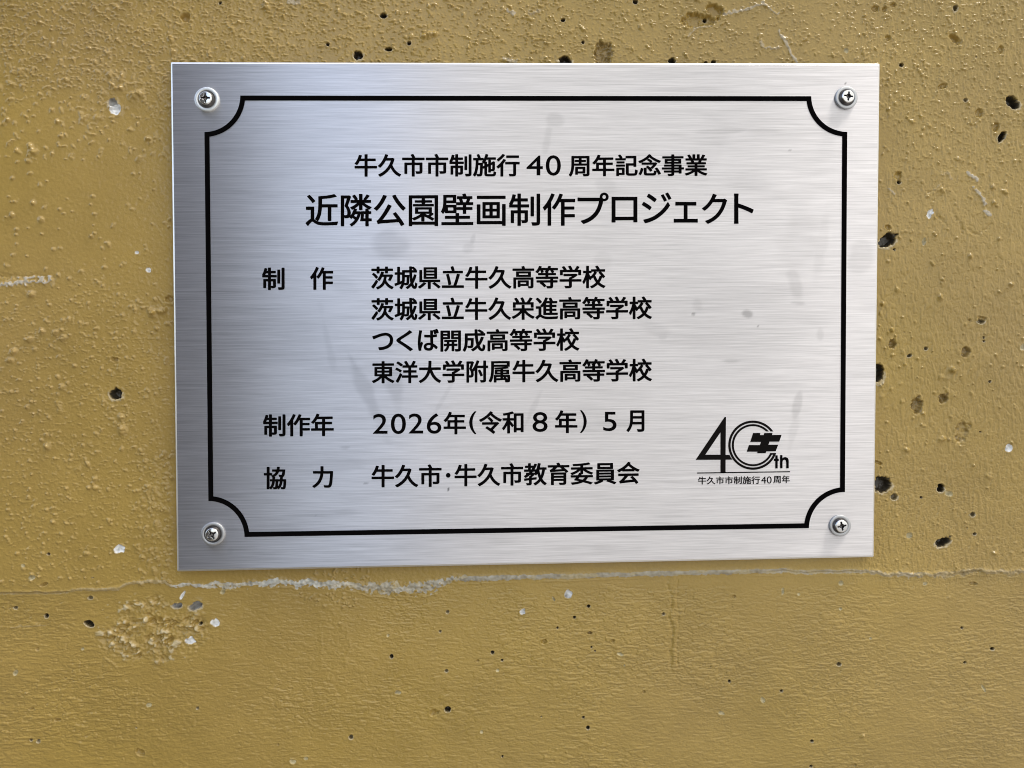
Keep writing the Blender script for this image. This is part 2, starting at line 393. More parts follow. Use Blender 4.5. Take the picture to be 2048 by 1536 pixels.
# pits: x, y, rx, ry, angle, kind  d = open pore, its inner shade painted dark, g = grey bare concrete, w = cream painted as a sunlit rim, W = white chip, p = painted over
PITS = """225 204 9 9 0 g|231 217 10 11 -20 W|371 33 9 9 0 P|231 787 12 11 0 d|229 719 8 5 20 p|240 1098 10 8 -20 W|274 505 4 3 0 W|297 540 5 4 30 W|97 1108 4 3 0 d|46 1131 4 4 0 w|64 1155 6 5 0 w|337 598 9 7 0 p|88 1169 7 3 -25 p
440 6 4 4 0 d|767 31 7 6 0 d|656 89 4 4 0 d|717 110 9 9 0 d|776 98 7 4 0 d|818 86 5 5 0 d|1126 40 6 5 -30 d|1166 84 4 4 0 d|1130 122 12 8 0 d|1271 3 5 5 0 d|1207 108 20 23 10 b|1345 123 7 7 0 d|1412 37 5 5 0 d|1395 40 38 13 0 P|1430 21 19 11 20 P|1427 124 6 4 0 d|1411 126 4 4 0 d
1750 18 8 7 0 p|1770 18 6 6 0 p|1786 10 6 4 0 p|1910 17 5 7 20 g|1803 130 5 5 0 d|1911 78 17 7 38 P|2001 98 5 9 10 p|1776 75 7 6 0 p|1692 101 4 5 -30 w|2024 204 15 9 42 d|1992 253 6 10 20 p|2004 273 6 12 35 d|1958 226 8 9 20 p|1797 352 7 9 0 p|1798 365 5 5 0 d|1931 200 5 5 0 g|1886 172 9 5 -20 p
1776 482 19 11 -38 d|1788 499 3 3 0 d|1860 426 6 11 25 W|1847 484 4 8 10 w|1776 455 6 5 0 p|1964 637 9 5 10 p|1785 688 8 9 0 b|1963 643 7 5 0 g|1819 711 6 4 -30 g|1852 697 5 5 0 g|1932 703 10 10 0 b|1757 749 11 19 -10 d|1835 811 11 18 0 b|1887 797 10 10 0 b|1925 862 14 25 10 s|1980 763 3 3 0 d|1968 675 3 3 0 d|1968 682 3 3 0 d|2018 895 8 9 0 W|2046 695 6 6 0 w|1940 640 3 3 0 p
1765 970 18 15 0 d|1790 994 7 7 0 g|1883 977 7 8 10 d|1898 987 8 5 10 w|1946 1029 6 6 0 g|1819 1071 6 6 0 w|1888 1083 16 9 -28 d|1950 1068 5 4 0 g|1843 995 3 3 0 d|1758 926 9 3 20 p
783 1313 4 5 0 d|895 1419 6 6 0 d|869 1426 10 8 0 p|702 1474 5 6 0 g|796 1385 6 4 0 w|1046 1224 6 6 0 W|985 1305 3.5 4 0 d|1004 1321 3 3 0 d|895 1224 4 4 0 g|893 1342 4 4 0 g|776 1271 3 4 0 w|880 1263 3 3 0 g|1005 1513 2.5 2.5 0 d|1137 1189 7 8 0 W|1107 1198 2 5 -30 w|1149 1235 3 3 0 d|1115 1256 3 3 0 d|1177 1213 4 3 0 d|1180 1267 5 3 0 b|1183 1295 2.5 2.5 0 d|1190 1302 2.5 2.5 0 d|1241 1309 7 3 20 w|1327 1228 4 4 0 g|1167 1435 3 3 0 d|1176 1456 4.5 4.5 0 d|1459 1363 3 4 0 d|1563 1382 3.5 3.5 0 d|1526 1400 4 6 -30 w|1443 1427 6 3 10 w|1566 1182 3 7 0 w|1468 1194 4 4 0 p|1598 1189 3 3 0 w|1088 1284 6 5 0 p|1225 1282 4 4 0 p|1288 1384 3 3 0 p|995 1341 4 4 0 w|955 1322 4 3 0 p|963 1464 3 3 0 w|585 1523 6 5 0 w|612 1517 4 3 0 w
1924 1256 3 3 0 d|1985 1298 5 4 0 d|1930 1325 3.5 3 0 d|1624 1483 3.5 3.5 0 d|1622 1533 4 3 0 d|1678 1329 5 4 0 g|1967 1376 3 9 -30 w|1682 1166 5 5 0 w|1681 1218 3 3 0 w|1741 1277 3 3 0 w|1850 1167 5 4 0 w|1948 1168 8 4 10 p|1709 1530 5 5 0 p
92 1232 5 6 0 d|178 1248 8 5 25 d|430 1246 9 7 0 W|180 1196 6 5 0 g|30 1216 5 4 0 g|30 1346 4 6 30 w|354 1212 11 5 0 g|390 1213 12 7 -15 g|380 1282 10 7 0 W|365 1190 3 10 30 W|445 1184 6 4 -40 w|62 1480 3 3 0 d|77 1482 4 4 0 g|400 1248 4 4 0 d|165 1298 4 3 0 w|74 1299 4 4 0 p|62 1418 6 3 0 p|115 1440 8 3 0 p|298 1410 5 4 0 w|395 1416 3 3 0 g|280 1505 8 6 30 p"""
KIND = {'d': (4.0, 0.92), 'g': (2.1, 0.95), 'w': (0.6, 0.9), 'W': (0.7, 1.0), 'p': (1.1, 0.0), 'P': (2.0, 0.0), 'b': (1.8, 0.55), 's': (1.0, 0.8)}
pits = [p.split() for p in PITS.replace('\n', '|').split('|') if p.strip()]
# a sprinkling of pinholes
for _ in range(45):
    yy = random.uniform(-100, 1640)
    xx = random.uniform(-140, 2190)
    if 330 < xx < 1765 and 118 < yy < 1150:
        continue
    pits.append([xx, yy, random.uniform(1.2, 2.2), random.uniform(1.2, 2.0), 0, random.choice('ddpppw')])
pw = w2c([(float(p[0]), float(p[1])) for p in pits])
for p, cx, cz in zip(pits, *pw):
    rx, ry, an = float(p[2]) / PXM / 1000, float(p[3]) / PXM / 1000, -R(float(p[4]))
    depth, cover = KIND[p[5]]
    if p[5] in 'dg' and max(float(p[2]), float(p[3])) < 6.5:
        rx *= 0.82
        ry *= 0.82
    depth *= min(1.0, 0.35 + max(rx, ry) * 1000 / 2.6)
    sl = window(cx, cz, max(rx, ry) * 2.4)
    dx = GX[sl] - cx
    dz = GZg[sl] - cz
    ca, sa = math.cos(an), math.sin(an)
    a = (dx * ca + dz * sa) / rx
    b = (-dx * sa + dz * ca) / ry
    q = np.sqrt(a * a + b * b) + 0.10 * wob[sl] + 0.10 * jag[sl] * (1 if max(rx, ry) > 0.0012 else 0.3)
    prof = sstep(1.12, 0.55, q)
    H[sl] += -depth * prof + 0.10 * np.exp(-((q - 1.25) / 0.22) ** 2)
    if p[5] in 'bsp':
        H[sl] += prof * 0.10 * jag[sl] * depth
    if cover:
        gr = (1 + 0.2 * grime[sl])[..., None]
        small = p[5] == 'g' and max(float(p[2]), float(p[3])) < 8.5
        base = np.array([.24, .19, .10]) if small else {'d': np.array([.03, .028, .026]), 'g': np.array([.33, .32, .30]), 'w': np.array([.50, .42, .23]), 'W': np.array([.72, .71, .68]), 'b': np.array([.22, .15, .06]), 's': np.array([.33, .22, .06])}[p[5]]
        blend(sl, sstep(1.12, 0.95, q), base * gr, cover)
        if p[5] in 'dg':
            blend(sl, np.exp(-((q - 1.22) / 0.14) ** 2) * (dz < 0.3 * ry), (.60, .52, .36), 0.6)  # light catching the lower rim, painted cream

# lay the sheet out: fine in the middle, stretched to a whole stretch of wall outside
ext = np.array([.004, .012, .03, .07, .15, .3, .6, 1.2, 2.2, 4.0, 7.0])
gxx = np.concatenate([x0 - ext[::-1], gx, x1 + ext])
up = np.array([.004, .012, .03, .07, .15, .3, .55, 1.0])
dn = np.array([.004, .012, .03, .07, .15, .3, .6, z0 - GZ])
gzz = np.concatenate([z0 - dn[::-1], gz, z1 + up])
fade = np.minimum.reduce([sstep(x0, x0 + .01, GX), sstep(x1, x1 - .01, GX), sstep(z0, z0 + .01, GZg), sstep(z1, z1 - .01, GZg)])
H = H * fade
COL = PAINT * (1 - fade[..., None]) + COL * fade[..., None]
Hp = np.pad(H, ((len(dn), len(up)), (len(ext), len(ext))))
Cp = np.pad(COL, ((len(dn), len(up)), (len(ext), len(ext)), (0, 0)), mode='edge')
for sl in (np.s_[:len(dn)], np.s_[-len(up):]):
    Cp[sl] = PAINT
Cp[:, :len(ext)] = PAINT
Cp[:, -len(ext):] = PAINT
# the joint runs on beyond the finely modelled stretch
for cols, dcol in ((np.s_[:len(ext)], dd[:, 3]), (np.s_[-len(ext):], dd[:, -4])):
    lipc = np.exp(-(dcol / 4.5) ** 2)
    Hp[len(dn):-len(up), cols] = (0.40 * lipc)[:, None]
    Cp[len(dn):-len(up), cols] = PAINT + ((lipc * 0.35)[:, None] * (CHIP * 0.75 - PAINT))[:, None, :]
outer = 1 - np.pad(fade, ((len(dn), len(up)), (len(ext), len(ext))))
XX, ZZ = np.meshgrid(gxx, gzz)
YY = WY - Hp / 1000
P = np.stack([XX, YY, ZZ], -1)
# turn the outer border back so that the wall has its thickness
P = np.pad(P, ((1, 1), (1, 1), (0, 0)), mode='edge')
Cp = np.pad(Cp, ((1, 1), (1, 1), (0, 0)), mode='edge')
outer = np.pad(outer, 1, mode='edge')
for sl in (np.s_[0, :], np.s_[-1, :], np.s_[:, 0], np.s_[:, -1]):
    P[sl][..., 1] = WY + 0.18
wall_me = grid_mesh('wall', P)
at = wall_me.attributes.new('paint_colour', 'FLOAT_COLOR', 'POINT')
at.data.foreach_set('color', np.concatenate([Cp, outer[..., None]], -1).reshape(-1).astype(np.float32))

wm_ = bpy.data.materials.new('ochre_wall_paint')
nt, b = nodes_of(wm_)
va = N(nt, 'ShaderNodeAttribute', attribute_name='paint_colour')
tc = N(nt, 'ShaderNodeTexCoord')
n1 = N(nt, 'ShaderNodeTexNoise')
n1.inputs['Scale'].default_value = 900
n1.inputs['Detail'].default_value = 4
nt.links.new(tc.outputs['Object'], n1.inputs['Vector'])
mr = N(nt, 'ShaderNodeMapRange')
mr.inputs['To Min'].default_value = 0.90
mr.inputs['To Max'].default_value = 1.10
nt.links.new(n1.outputs['Fac'], mr.inputs['Value'])
mx = N(nt, 'ShaderNodeVectorMath', operation='SCALE')
nt.links.new(va.outputs['Color'], mx.inputs[0])
nt.links.new(mr.outputs[0], mx.inputs['Scale'])
nt.links.new(mx.outputs[0], b.inputs['Base Color'])
b.inputs['Roughness'].default_value = 0.15
b.inputs['Specular IOR Level'].default_value = 0.45
n2 = N(nt, 'ShaderNodeTexNoise')
n2.inputs['Scale'].default_value = 1500
n2.inputs['Detail'].default_value = 3
nt.links.new(tc.outputs['Object'], n2.inputs['Vector'])
bp = N(nt, 'ShaderNodeBump')
bp.inputs['Strength'].default_value = 0.7
bp.inputs['Distance'].default_value = 0.00011
nt.links.new(n2.outputs['Fac'], bp.inputs['Height'])
# relief and pinholes of the stretches that are not modelled finely
n3 = N(nt, 'ShaderNodeTexNoise')
n3.inputs['Scale'].default_value = 420
n3.inputs['Detail'].default_value = 3
nt.links.new(tc.outputs['Object'], n3.inputs['Vector'])
r3 = N(nt, 'ShaderNodeMapRange')
r3.interpolation_type = 'SMOOTHSTEP'
r3.inputs['From Min'].default_value = 0.5
r3.inputs['From Max'].default_value = 0.75
nt.links.new(n3.outputs['Fac'], r3.inputs['Value'])
vo = N(nt, 'ShaderNodeTexVoronoi')
vo.inputs['Scale'].default_value = 48
nt.links.new(tc.outputs['Object'], vo.inputs['Vector'])
r4 = N(nt, 'ShaderNodeMapRange')
r4.interpolation_type = 'SMOOTHSTEP'
r4.inputs['From Min'].default_value = 0.05
r4.inputs['From Max'].default_value = 0.09
nt.links.new(vo.outputs['Distance'], r4.inputs['Value'])
hs = N(nt, 'ShaderNodeMath', operation='ADD')
nt.links.new(r3.outputs[0], hs.inputs[0])
nt.links.new(r4.outputs[0], hs.inputs[1])
ho = N(nt, 'ShaderNodeMath', operation='MULTIPLY')
nt.links.new(hs.outputs[0], ho.inputs[0])
nt.links.new(va.outputs['Alpha'], ho.inputs[1])
bo = N(nt, 'ShaderNodeBump')
bo.inputs['Distance'].default_value = 0.0004
bo.inputs['Strength'].default_value = 0.9
nt.links.new(ho.outputs[0], bo.inputs['Height'])
nt.links.new(bp.outputs[0], bo.inputs['Normal'])
nt.links.new(bo.outputs[0], b.inputs['Normal'])
wall = link('concrete_wall', wall_me, wm_)
wall['label'] = 'ochre painted concrete wall with pits, paint blisters and a chipped horizontal joint'
wall['category'] = 'wall'

# ------------------------------------------------------------------ plaque
plaque = bpy.data.objects.new('plaque', None)
C.objects.link(plaque)
plaque.empty_display_size = 0.05
plaque['label'] = 'brushed steel plaque with black engraved lettering, screwed to the ochre wall'
plaque['category'] = 'plaque'
TH = 0.0034

# brushed steel
st = bpy.data.materials.new('brushed_steel')
nt, b = nodes_of(st)
tc = N(nt, 'ShaderNodeTexCoord')
def streak(sx, sz, det=3):
    mp = N(nt, 'ShaderNodeMapping')
    mp.inputs['Scale'].default_value = (sx, 1, sz)
    nt.links.new(tc.outputs['Object'], mp.inputs['Vector'])
    n = N(nt, 'ShaderNodeTexNoise')
    n.inputs['Scale'].default_value = 1.0
    n.inputs['Detail'].default_value = det
    n.inputs['Roughness'].default_value = 0.6
    nt.links.new(mp.outputs[0], n.inputs['Vector'])
    return n.outputs['Fac']
def math2(op, a, c):
    n = N(nt, 'ShaderNodeMath', operation=op)
    for i, v_ in enumerate((a, c)):
        if isinstance(v_, (int, float)):
            n.inputs[i].default_value = v_
        else:
            nt.links.new(v_, n.inputs[i])
    return n.outputs[0]
s1 = streak(60, 3400)
s2 = streak(22, 1500, 2)
s3 = streak(5, 2600, 1)
scr = N(nt, 'ShaderNodeMapRange')                       # single deeper scratches
scr.inputs['From Min'].default_value = 0.66
scr.inputs['From Max'].default_value = 0.76
scr.inputs['To Max'].default_value = 0.15
nt.links.new(s3, scr.inputs['Value'])
sm = math2('SUBTRACT', math2('ADD', math2('MULTIPLY', s1, 0.55), math2('MULTIPLY', s2, 0.45)), scr.outputs[0])
dirt = N(nt, 'ShaderNodeAttribute', attribute_name='smudge')
val = N(nt, 'ShaderNodeMapRange')
val.inputs['From Min'].default_value = 0.3
val.inputs['From Max'].default_value = 0.7
val.inputs['To Min'].default_value = 0.53
val.inputs['To Max'].default_value = 0.88
nt.links.new(sm, val.inputs['Value'])
dm = math2('SUBTRACT', 1.0, dirt.outputs['Fac'])
vv = math2('MULTIPLY', val.outputs[0], dm)
cc = N(nt, 'ShaderNodeCombineColor')
nt.links.new(vv, cc.inputs[0])
nt.links.new(math2('MULTIPLY', vv, 0.972), cc.inputs[1])
nt.links.new(math2('MULTIPLY', vv, 0.985), cc.inputs[2])
nt.links.new(cc.outputs[0], b.inputs['Base Color'])
b.inputs['Metallic'].default_value = 1.0
rr = N(nt, 'ShaderNodeMapRange')
rr.inputs['To Min'].default_value = 0.33
rr.inputs['To Max'].default_value = 0.43
nt.links.new(s1, rr.inputs['Value'])
nt.links.new(rr.outputs[0], b.inputs['Roughness'])
b.inputs['Anisotropic'].default_value = 1.0
tv = N(nt, 'ShaderNodeCombineXYZ')
tv.inputs[2].default_value = 1.0
nt.links.new(tv.outputs[0], b.inputs['Tangent'])
bp = N(nt, 'ShaderNodeBump')
bp.inputs['Strength'].default_value = 0.25
bp.inputs['Distance'].default_value = 0.00004
nt.links.new(sm, bp.inputs['Height'])
nt.links.new(bp.outputs[0], b.inputs['Normal'])

edge_mat = bpy.data.materials.new('polished_edge_steel')
nt, b = nodes_of(edge_mat)
b.inputs['Base Color'].default_value = (0.88, 0.87, 0.86, 1)
b.inputs['Metallic'].default_value = 1.0
b.inputs['Roughness'].default_value = 0.38
nse = N(nt, 'ShaderNodeTexNoise')
nse.inputs['Scale'].default_value = 400
mre = N(nt, 'ShaderNodeMapRange')
mre.inputs['To Min'].default_value = 0.3
mre.inputs['To Max'].default_value = 0.46
nt.links.new(nse.outputs['Fac'], mre.inputs['Value'])
nt.links.new(mre.outputs[0], b.inputs['Roughness'])

PQ = on_plane([(340, 123), (1761, 126), (1749, 1115), (353, 1144)], 0.0)    # TL TR BR BL
def plate_pt(a, c):
    """a across, c down, 0..1"""
    a = np.asarray(a)[..., None]
    c = np.asarray(c)[..., None]
    return PQ[0] * (1 - a) * (1 - c) + PQ[1] * a * (1 - c) + PQ[2] * a * c + PQ[3] * (1 - a) * c
BEV = 0.0009
ba, bc = BEV / 0.297, BEV / 0.210
na, nc = 420, 300
aa, c_ = np.meshgrid(np.linspace(ba, 1 - ba, na), np.linspace(1 - bc, bc, nc))
P = plate_pt(aa, c_)
# smears, drips and finger marks on the steel (photograph pixels)
Q = (P - CL) @ CR
pu = 1024 + FPX * Q[..., 0] / -Q[..., 2]
pv = 768 - FPX * Q[..., 1] / -Q[..., 2]
SM = np.zeros(pu.shape)
n_a = fnoise(pu.shape, 26, 5, 71)
n_b = fnoise(pu.shape, 9, 9, 72)
n_c = fnoise(pu.shape, 60, 40, 73)
def ell(cx, cy, rx, ry, ang, amt, soft=0.4):
    ca, sa = math.cos(R(ang)), math.sin(R(ang))
    a = ((pu - cx) * ca + (pv - cy) * sa) / rx
    bb = (-(pu - cx) * sa + (pv - cy) * ca) / ry
    q = np.sqrt(a * a + bb * bb) + 0.12 * n_b + 0.13 * n_a
    global SM
    SM = np.maximum(SM, 1.4 * amt * sstep(1 + soft, 1 - soft, q))
for e in [(783, 497, 32, 26, 0, .11), (775, 480, 24, 20, 0, .09), (688, 572, 32, 14, 15, .06), (735, 790, 14, 75, -25, .10), (790, 775, 18, 42, -8, .10), (715, 745, 6, 45, -25, .09), (655, 680, 8, 60, -12, .05),
          (935, 497, 10, 12, 40, .07), (945, 480, 4, 12, 15, .09), (1108, 240, 14, 12, -10, .09), (1095, 275, 7, 28, 10, .07), (1215, 375, 20, 14, 20, .06), (1205, 520, 16, 20, 0, .05), (1450, 262, 45, 5, -3, .10), (1530, 262, 40, 4, 0, .08),
          (1600, 480, 40, 60, 0, .05), (1592, 570, 14, 32, -15, .08), (1640, 500, 12, 70, 10, .05), (1495, 628, 9, 7, 20, .22), (1387, 628, 4, 2.5, 0, .3), (1310, 660, 28, 12, 20, .06), (1325, 672, 10, 8, 0, .07), (1598, 606, 16, 3, 5, .14), (1516, 653, 2, 2, 0, .35),
          (1395, 608, 10, 14, 0, .06), (1595, 808, 7, 26, 12, .12), (1585, 870, 8, 30, 12, .06), (1240, 845, 60, 7, -3, .07), (690, 895, 9, 3, 0, .12), (640, 1028, 70, 6, -2, .07), (732, 967, 5, 1.5, 5, .25), (633, 1032, 1.6, 3, 0, .6), (897, 979, 1.6, 3, 0, .5),
          (1690, 168, 2, 2, 0, .5), (1580, 300, 3, 2, 0, .2), (1462, 722, 18, 4, 0, .12), (1640, 668, 6, 10, 0, .08), (1420, 300, 30, 60, 20, .03), (1500, 370, 60, 20, 10, .04), (990, 640, 60, 12, -10, .04), (890, 560, 50, 14, -15, .04), (1060, 830, 5, 40, 25, .06), (885, 800, 4, 50, 30, .05), (560, 1060, 90, 10, 0, .06), (460, 1100, 6, 6, 0, .05), (365, 1075, 5, 8, 0, -.0), (1230, 1100, 50, 8, 0, .05), (1720, 520, 20, 30, 0, .08), (640, 930, 120, 12, -4, .05), (1030, 930, 60, 30, 0, .03)]:
    ell(*e)
SM += 0.035 * np.clip(n_c, 0, 2) + 0.02 * np.clip(n_a, 0, 2)
verts = P.reshape(-1, 3)
me = grid_mesh('plate', P, smooth=False)
at = me.attributes.new('smudge', 'FLOAT', 'POINT')
at.data.foreach_set('value', np.clip(SM, 0, .8).reshape(-1).astype(np.float32))
plate = link('plate', me, st, plaque)

# rounded edge all round, and the sides back to the wall
ring_prof = [(BEV, 0.0)] + [(0.00022, 0.00042), (0.00010, 0.00054), (0.00003, 0.0007), (0.0, 0.0009)] + [(0.0, TH), (0.004, TH)]
V, F = [], []
ncor = 5
RC = 0.0006
for k, (ins, dep) in enumerate(ring_prof):
    loop = []
    for ci, (ca_, cc_) in enumerate([(0, 0), (1, 0), (1, 1), (0, 1)]):
        sx = 1 if ca_ == 0 else -1
        sz = 1 if cc_ == 0 else -1
        rr_ = max(RC - ins, 0.00002)
        for j in range(ncor):
            th = R(90 * j / (ncor - 1))
            # quarter circle around the corner, walking the outline clockwise
            if ci == 0:   ox, oz = rr_ * (1 - math.cos(th)), rr_ * (1 - math.sin(th))
            elif ci == 1: ox, oz = rr_ * (1 - math.sin(th)), rr_ * (1 - math.cos(th))
            elif ci == 2: ox, oz = rr_ * (1 - math.cos(th)), rr_ * (1 - math.sin(th))
            else:         ox, oz = rr_ * (1 - math.sin(th)), rr_ * (1 - math.cos(th))
            a_ = ca_ + sx * (ins + ox) / 0.297
            q_ = cc_ + sz * (ins + oz) / 0.210
            p = plate_pt(a_, q_)
            loop.append((p[0], dep, p[2]))
    V += loop
L_ = 4 * ncor
for k in range(len(ring_prof) - 1):
    for j in range(L_):
        F.append((k * L_ + j, k * L_ + (j + 1) % L_, (k + 1) * L_ + (j + 1) % L_, (k + 1) * L_ + j))
edge = link('edge', mesh('edge', V, F), edge_mat, plaque)
side_shade = bpy.data.materials.new('shade_dark_edge')  # plate sides coloured dark to deepen the contact shadow
nt, b = nodes_of(side_shade)
b.inputs['Base Color'].default_value = (0.10, 0.095, 0.09, 1)
b.inputs['Metallic'].default_value = 0.6
b.inputs['Roughness'].default_value = 0.6
edge.data.materials.append(side_shade)
for i_, f_ in enumerate(edge.data.polygons):
    if i_ // L_ >= 3:
        f_.material_index = 1
# standoff backing between the plate and the uneven wall
bk = [plate_pt(a_, q_) for a_, q_ in ((.02, .03), (.98, .03), (.98, .97), (.02, .97))]
V = [(p[0], TH + .00005, p[2]) for p in bk] + [(p[0], WY + .0006, p[2]) for p in bk]
tape = bpy.data.materials.new('grey_backing')
nt, b = nodes_of(tape)
b.inputs['Base Color'].default_value = (.05, .05, .05, 1)
b.inputs['Roughness'].default_value = .8
link('backing', mesh('backing', V, [(0, 1, 2, 3), (0, 4, 5, 1), (1, 5, 6, 2), (2, 6, 7, 3), (3, 7, 4, 0)]), tape, plaque)

# black filled lines
ink = bpy.data.materials.new('black_enamel')
nt, b = nodes_of(ink)
nk = N(nt, 'ShaderNodeTexNoise')
nk.inputs['Scale'].default_value = 1500
rp = N(nt, 'ShaderNodeValToRGB')
rp.color_ramp.elements[0].color = (.0015, .0015, .002, 1)
rp.color_ramp.elements[1].color = (.005, .0042, .004, 1)
nt.links.new(nk.outputs['Fac'], rp.inputs['Fac'])
nt.links.new(rp.outputs[0], b.inputs['Base Color'])
b.inputs['Roughness'].default_value = 0.6
b.inputs['Specular IOR Level'].default_value = 0.0

YI = -0.00012
def px_poly_mesh(name, polys):
    """polys: lists of photograph-pixel loops; [outer, hole...] -> filled flat mesh on the plate"""
    bm = bmesh.new()
    for k, loops in enumerate(polys):
        edges = []
        for lp in loops:
            w = on_plane(lp, YI - 0.000004 * (k % 5))
            vs = [bm.verts.new(p) for p in w]
            edges += [bm.edges.new((vs[i], vs[(i + 1) % len(vs)])) for i in range(len(vs))]
        bmesh.ops.triangle_fill(bm, use_beauty=True, use_dissolve=False, edges=edges, normal=(0, -1, 0))
    for f in bm.faces:
        if f.normal.y > 0:
            f.normal_flip()
    me = bpy.data.meshes.new(name)
    bm.to_mesh(me)
    bm.free()
    return me

# border line with scooped corners
BQ = np.array([(408, 191), (1695, 192.5), (1689.5, 1055), (417.5, 1075)], float)
def bpx(x, y, W_=1280.0, H_=873.0):
    a, c = x / W_, y / H_
    return BQ[0] * (1 - a) * (1 - c) + BQ[1] * a * (1 - c) + BQ[2] * a * c + BQ[3] * (1 - a) * c
def border_loop(t, rad):
    W_, H_ = 1280.0, 873.0
    out = []
    s = math.asin(t / rad) if t else 0
    for cx, cy, sx, sy, rev in ((0, 0, 1, 1, 0), (W_, 0, -1, 1, 1), (W_, H_, -1, -1, 0), (0, H_, 1, -1, 1)):
        angs = [s + (math.pi / 2 - 2 * s) * k / 24 for k in range(25)]
        if not rev:
            angs = angs[::-1]
        for a in angs:                           # from the vertical side to the horizontal one (or back)
            out.append(bpx(cx + sx * rad * math.cos(a), cy + sy * rad * math.sin(a)))
    return out
lo, li = border_loop(0, 72), border_loop(9.7, 81.7)
n = len(lo)
w = np.concatenate([on_plane(lo, YI), on_plane(li, YI)])
bmh = mesh('border_line', w, [(k, (k + 1) % n, n + (k + 1) % n, n + k) for k in range(n)])
link('border_line', bmh, ink, plaque)

# lettering: outlines of the built-in typeface, fitted to the measured ink box of each run and thickened
def glyph_mesh(text):
    cu = bpy.data.curves.new('lettering_outline', 'FONT')
    cu.body = text
    cu.size = 1
    cu.resolution_u = 5
    ob = bpy.data.objects.new('lettering_outline', cu)
    C.objects.link(ob)
    dg = bpy.context.evaluated_depsgraph_get()
    me = bpy.data.meshes.new_from_object(ob.evaluated_get(dg))
    bpy.data.objects.remove(ob)
    bpy.data.curves.remove(cu)
    bm = bmesh.new()
    bm.from_mesh(me)
    bpy.data.meshes.remove(me)
    bmesh.ops.remove_doubles(bm, verts=bm.verts, dist=1e-5)
    bm.verts.index_update()
    V = np.array([v.co[:2] for v in bm.verts])
    F = [[v.index for v in f.verts] for f in bm.faces]
    E = [(e.verts[0].index, e.verts[1].index) for e in bm.edges if len(e.link_faces) == 1]
    bm.free()
    return V, F, E

def run(text, xl, xr, yl, yr, dx, dy):
    """yl, yr: (top, bottom) of the ink at the left and right end. Returns world verts, faces"""
    V, F, E = glyph_mesh(text)
    mn, mxx = V.min(0), V.max(0)
    t = (V - mn) / (mxx - mn)
    xl, xr = xl + dx, xr - dx
    top_ = (yl[0] + dy) * (1 - t[:, 0]) + (yr[0] + dy) * t[:, 0]
    bot_ = (yl[1] - dy) * (1 - t[:, 0]) + (yr[1] - dy) * t[:, 0]
    p = np.stack([xl + (xr - xl) * t[:, 0], bot_ + (top_ - bot_) * t[:, 1]], 1)
    W = [on_plane(p, YI)]
    FF = [list(f) for f in F]
    base = len(p)
    k = dx / dy
    pts, ys = [], []
    for ei, (i, j) in enumerate(E):
        a = p[i] * (1, k)
        c = p[j] * (1, k)
        d_ = c - a
        L = math.hypot(*d_)
        if L < 1e-6:
            continue
        th = math.atan2(d_[1], d_[0])
        lp = [c + dx * np.array([math.cos(th + q), math.sin(th + q)]) for q in np.linspace(-math.pi / 2, math.pi / 2, 5)]
        lp += [a + dx * np.array([math.cos(th + q), math.sin(th + q)]) for q in np.linspace(math.pi / 2, 3 * math.pi / 2, 5)]
        FF.append(list(range(base, base + 10)))
        base += 10
        pts.append(np.array(lp) / (1, k))
        ys.append(np.full(10, 0.000004 + 0.0000035 * (ei % 13)))
    if pts:
        w = on_plane(np.concatenate(pts), YI)
        w[:, 1] += np.concatenate(ys)
        W.append(w)
    return np.concatenate(W), FF

def lettering(runs, parent, name='lettering', label=None):
    V, F, base = [], [], 0
    for r_ in runs:
        if r_[0] == 'dot':
            _, x, y, rad = r_
            w = on_plane([(x + rad * math.cos(q), y + rad * math.sin(q)) for q in np.linspace(0, 2 * math.pi, 25)[:-1]], YI)
            f = [list(range(24))]
        else:
            w, f = run(*r_)
        V.append(w)
        F += [[i + base for i in q] for q in f]
        base += len(w)
    o = link(name, mesh(name, np.concatenate(V), F), ink, parent)
    if label:
        o['label'] = label
    return o

K = (1.25, 0.85)          # thickening of the body text (px)
T = (1.15, 0.8)          # title
D = (0.35, 0.3)           # digits
lettering([("牛久市市制施行", 709, 1039.5, (308, 353.5), (307.5, 353), *K), ("4", 1053, 1085.8, (311, 350.5), (311, 350.5), *D), ("0", 1091.5, 1121.8, (310.5, 351.3), (310.5, 351.3), *D),
           ("周年記念事業", 1137.4, 1415, (309, 353), (307.6, 352), *K)], plaque, label='smaller black heading line above the title')
lettering([("近隣公園壁画制作", 611, 1150.5, (388, 453), (386, 451.5), *T), ("プ", 1155, 1217.5, (385, 448), (385, 448), *T), ("ロ", 1223, 1275, (393.5, 445), (393.5, 444.5), *T), ("ジ", 1283.5, 1343, (385, 446.5), (385, 446.5), *T),
           ("ェ", 1347.5, 1395.7, (403.5, 445.3), (403.5, 445.3), *T), ("ク", 1404, 1454.5, (387.5, 447.5), (387.5, 447.5), *T), ("ト", 1468, 1507.5, (387, 447.5), (387, 447.5), *T)], plaque, label='large bold black title line')
lettering([("制", 524, 569, (535, 580), (535, 580), *K), ("作", 619.8, 666.3, (534, 579.7), (534, 579.7), *K), ("茨城県立牛久高等学校", 742.3, 1211.2, (532.6, 578.8), (531, 576.5), *K)], plaque, label='first of the four lines of school names')
lettering([("茨城県立牛久栄進高等学校", 742.6, 1304.2, (595.8, 641.2), (592.6, 638.4), *K)], plaque, label='second of the four lines of school names')
lettering([("つ", 744.4, 786.5, (665.5, 700.5), (665.5, 700.5), *K), ("く", 792.6, 826, (660.4, 702.3), (660.4, 702.3), *K), ("ば", 835.5, 877.7, (657.5, 701.8), (657.5, 701.8), *K), ("開成高等学校", 880.7, 1159, (658.8, 703.8), (656, 701.8), *K)], plaque, label='third and shortest of the four lines of school names')
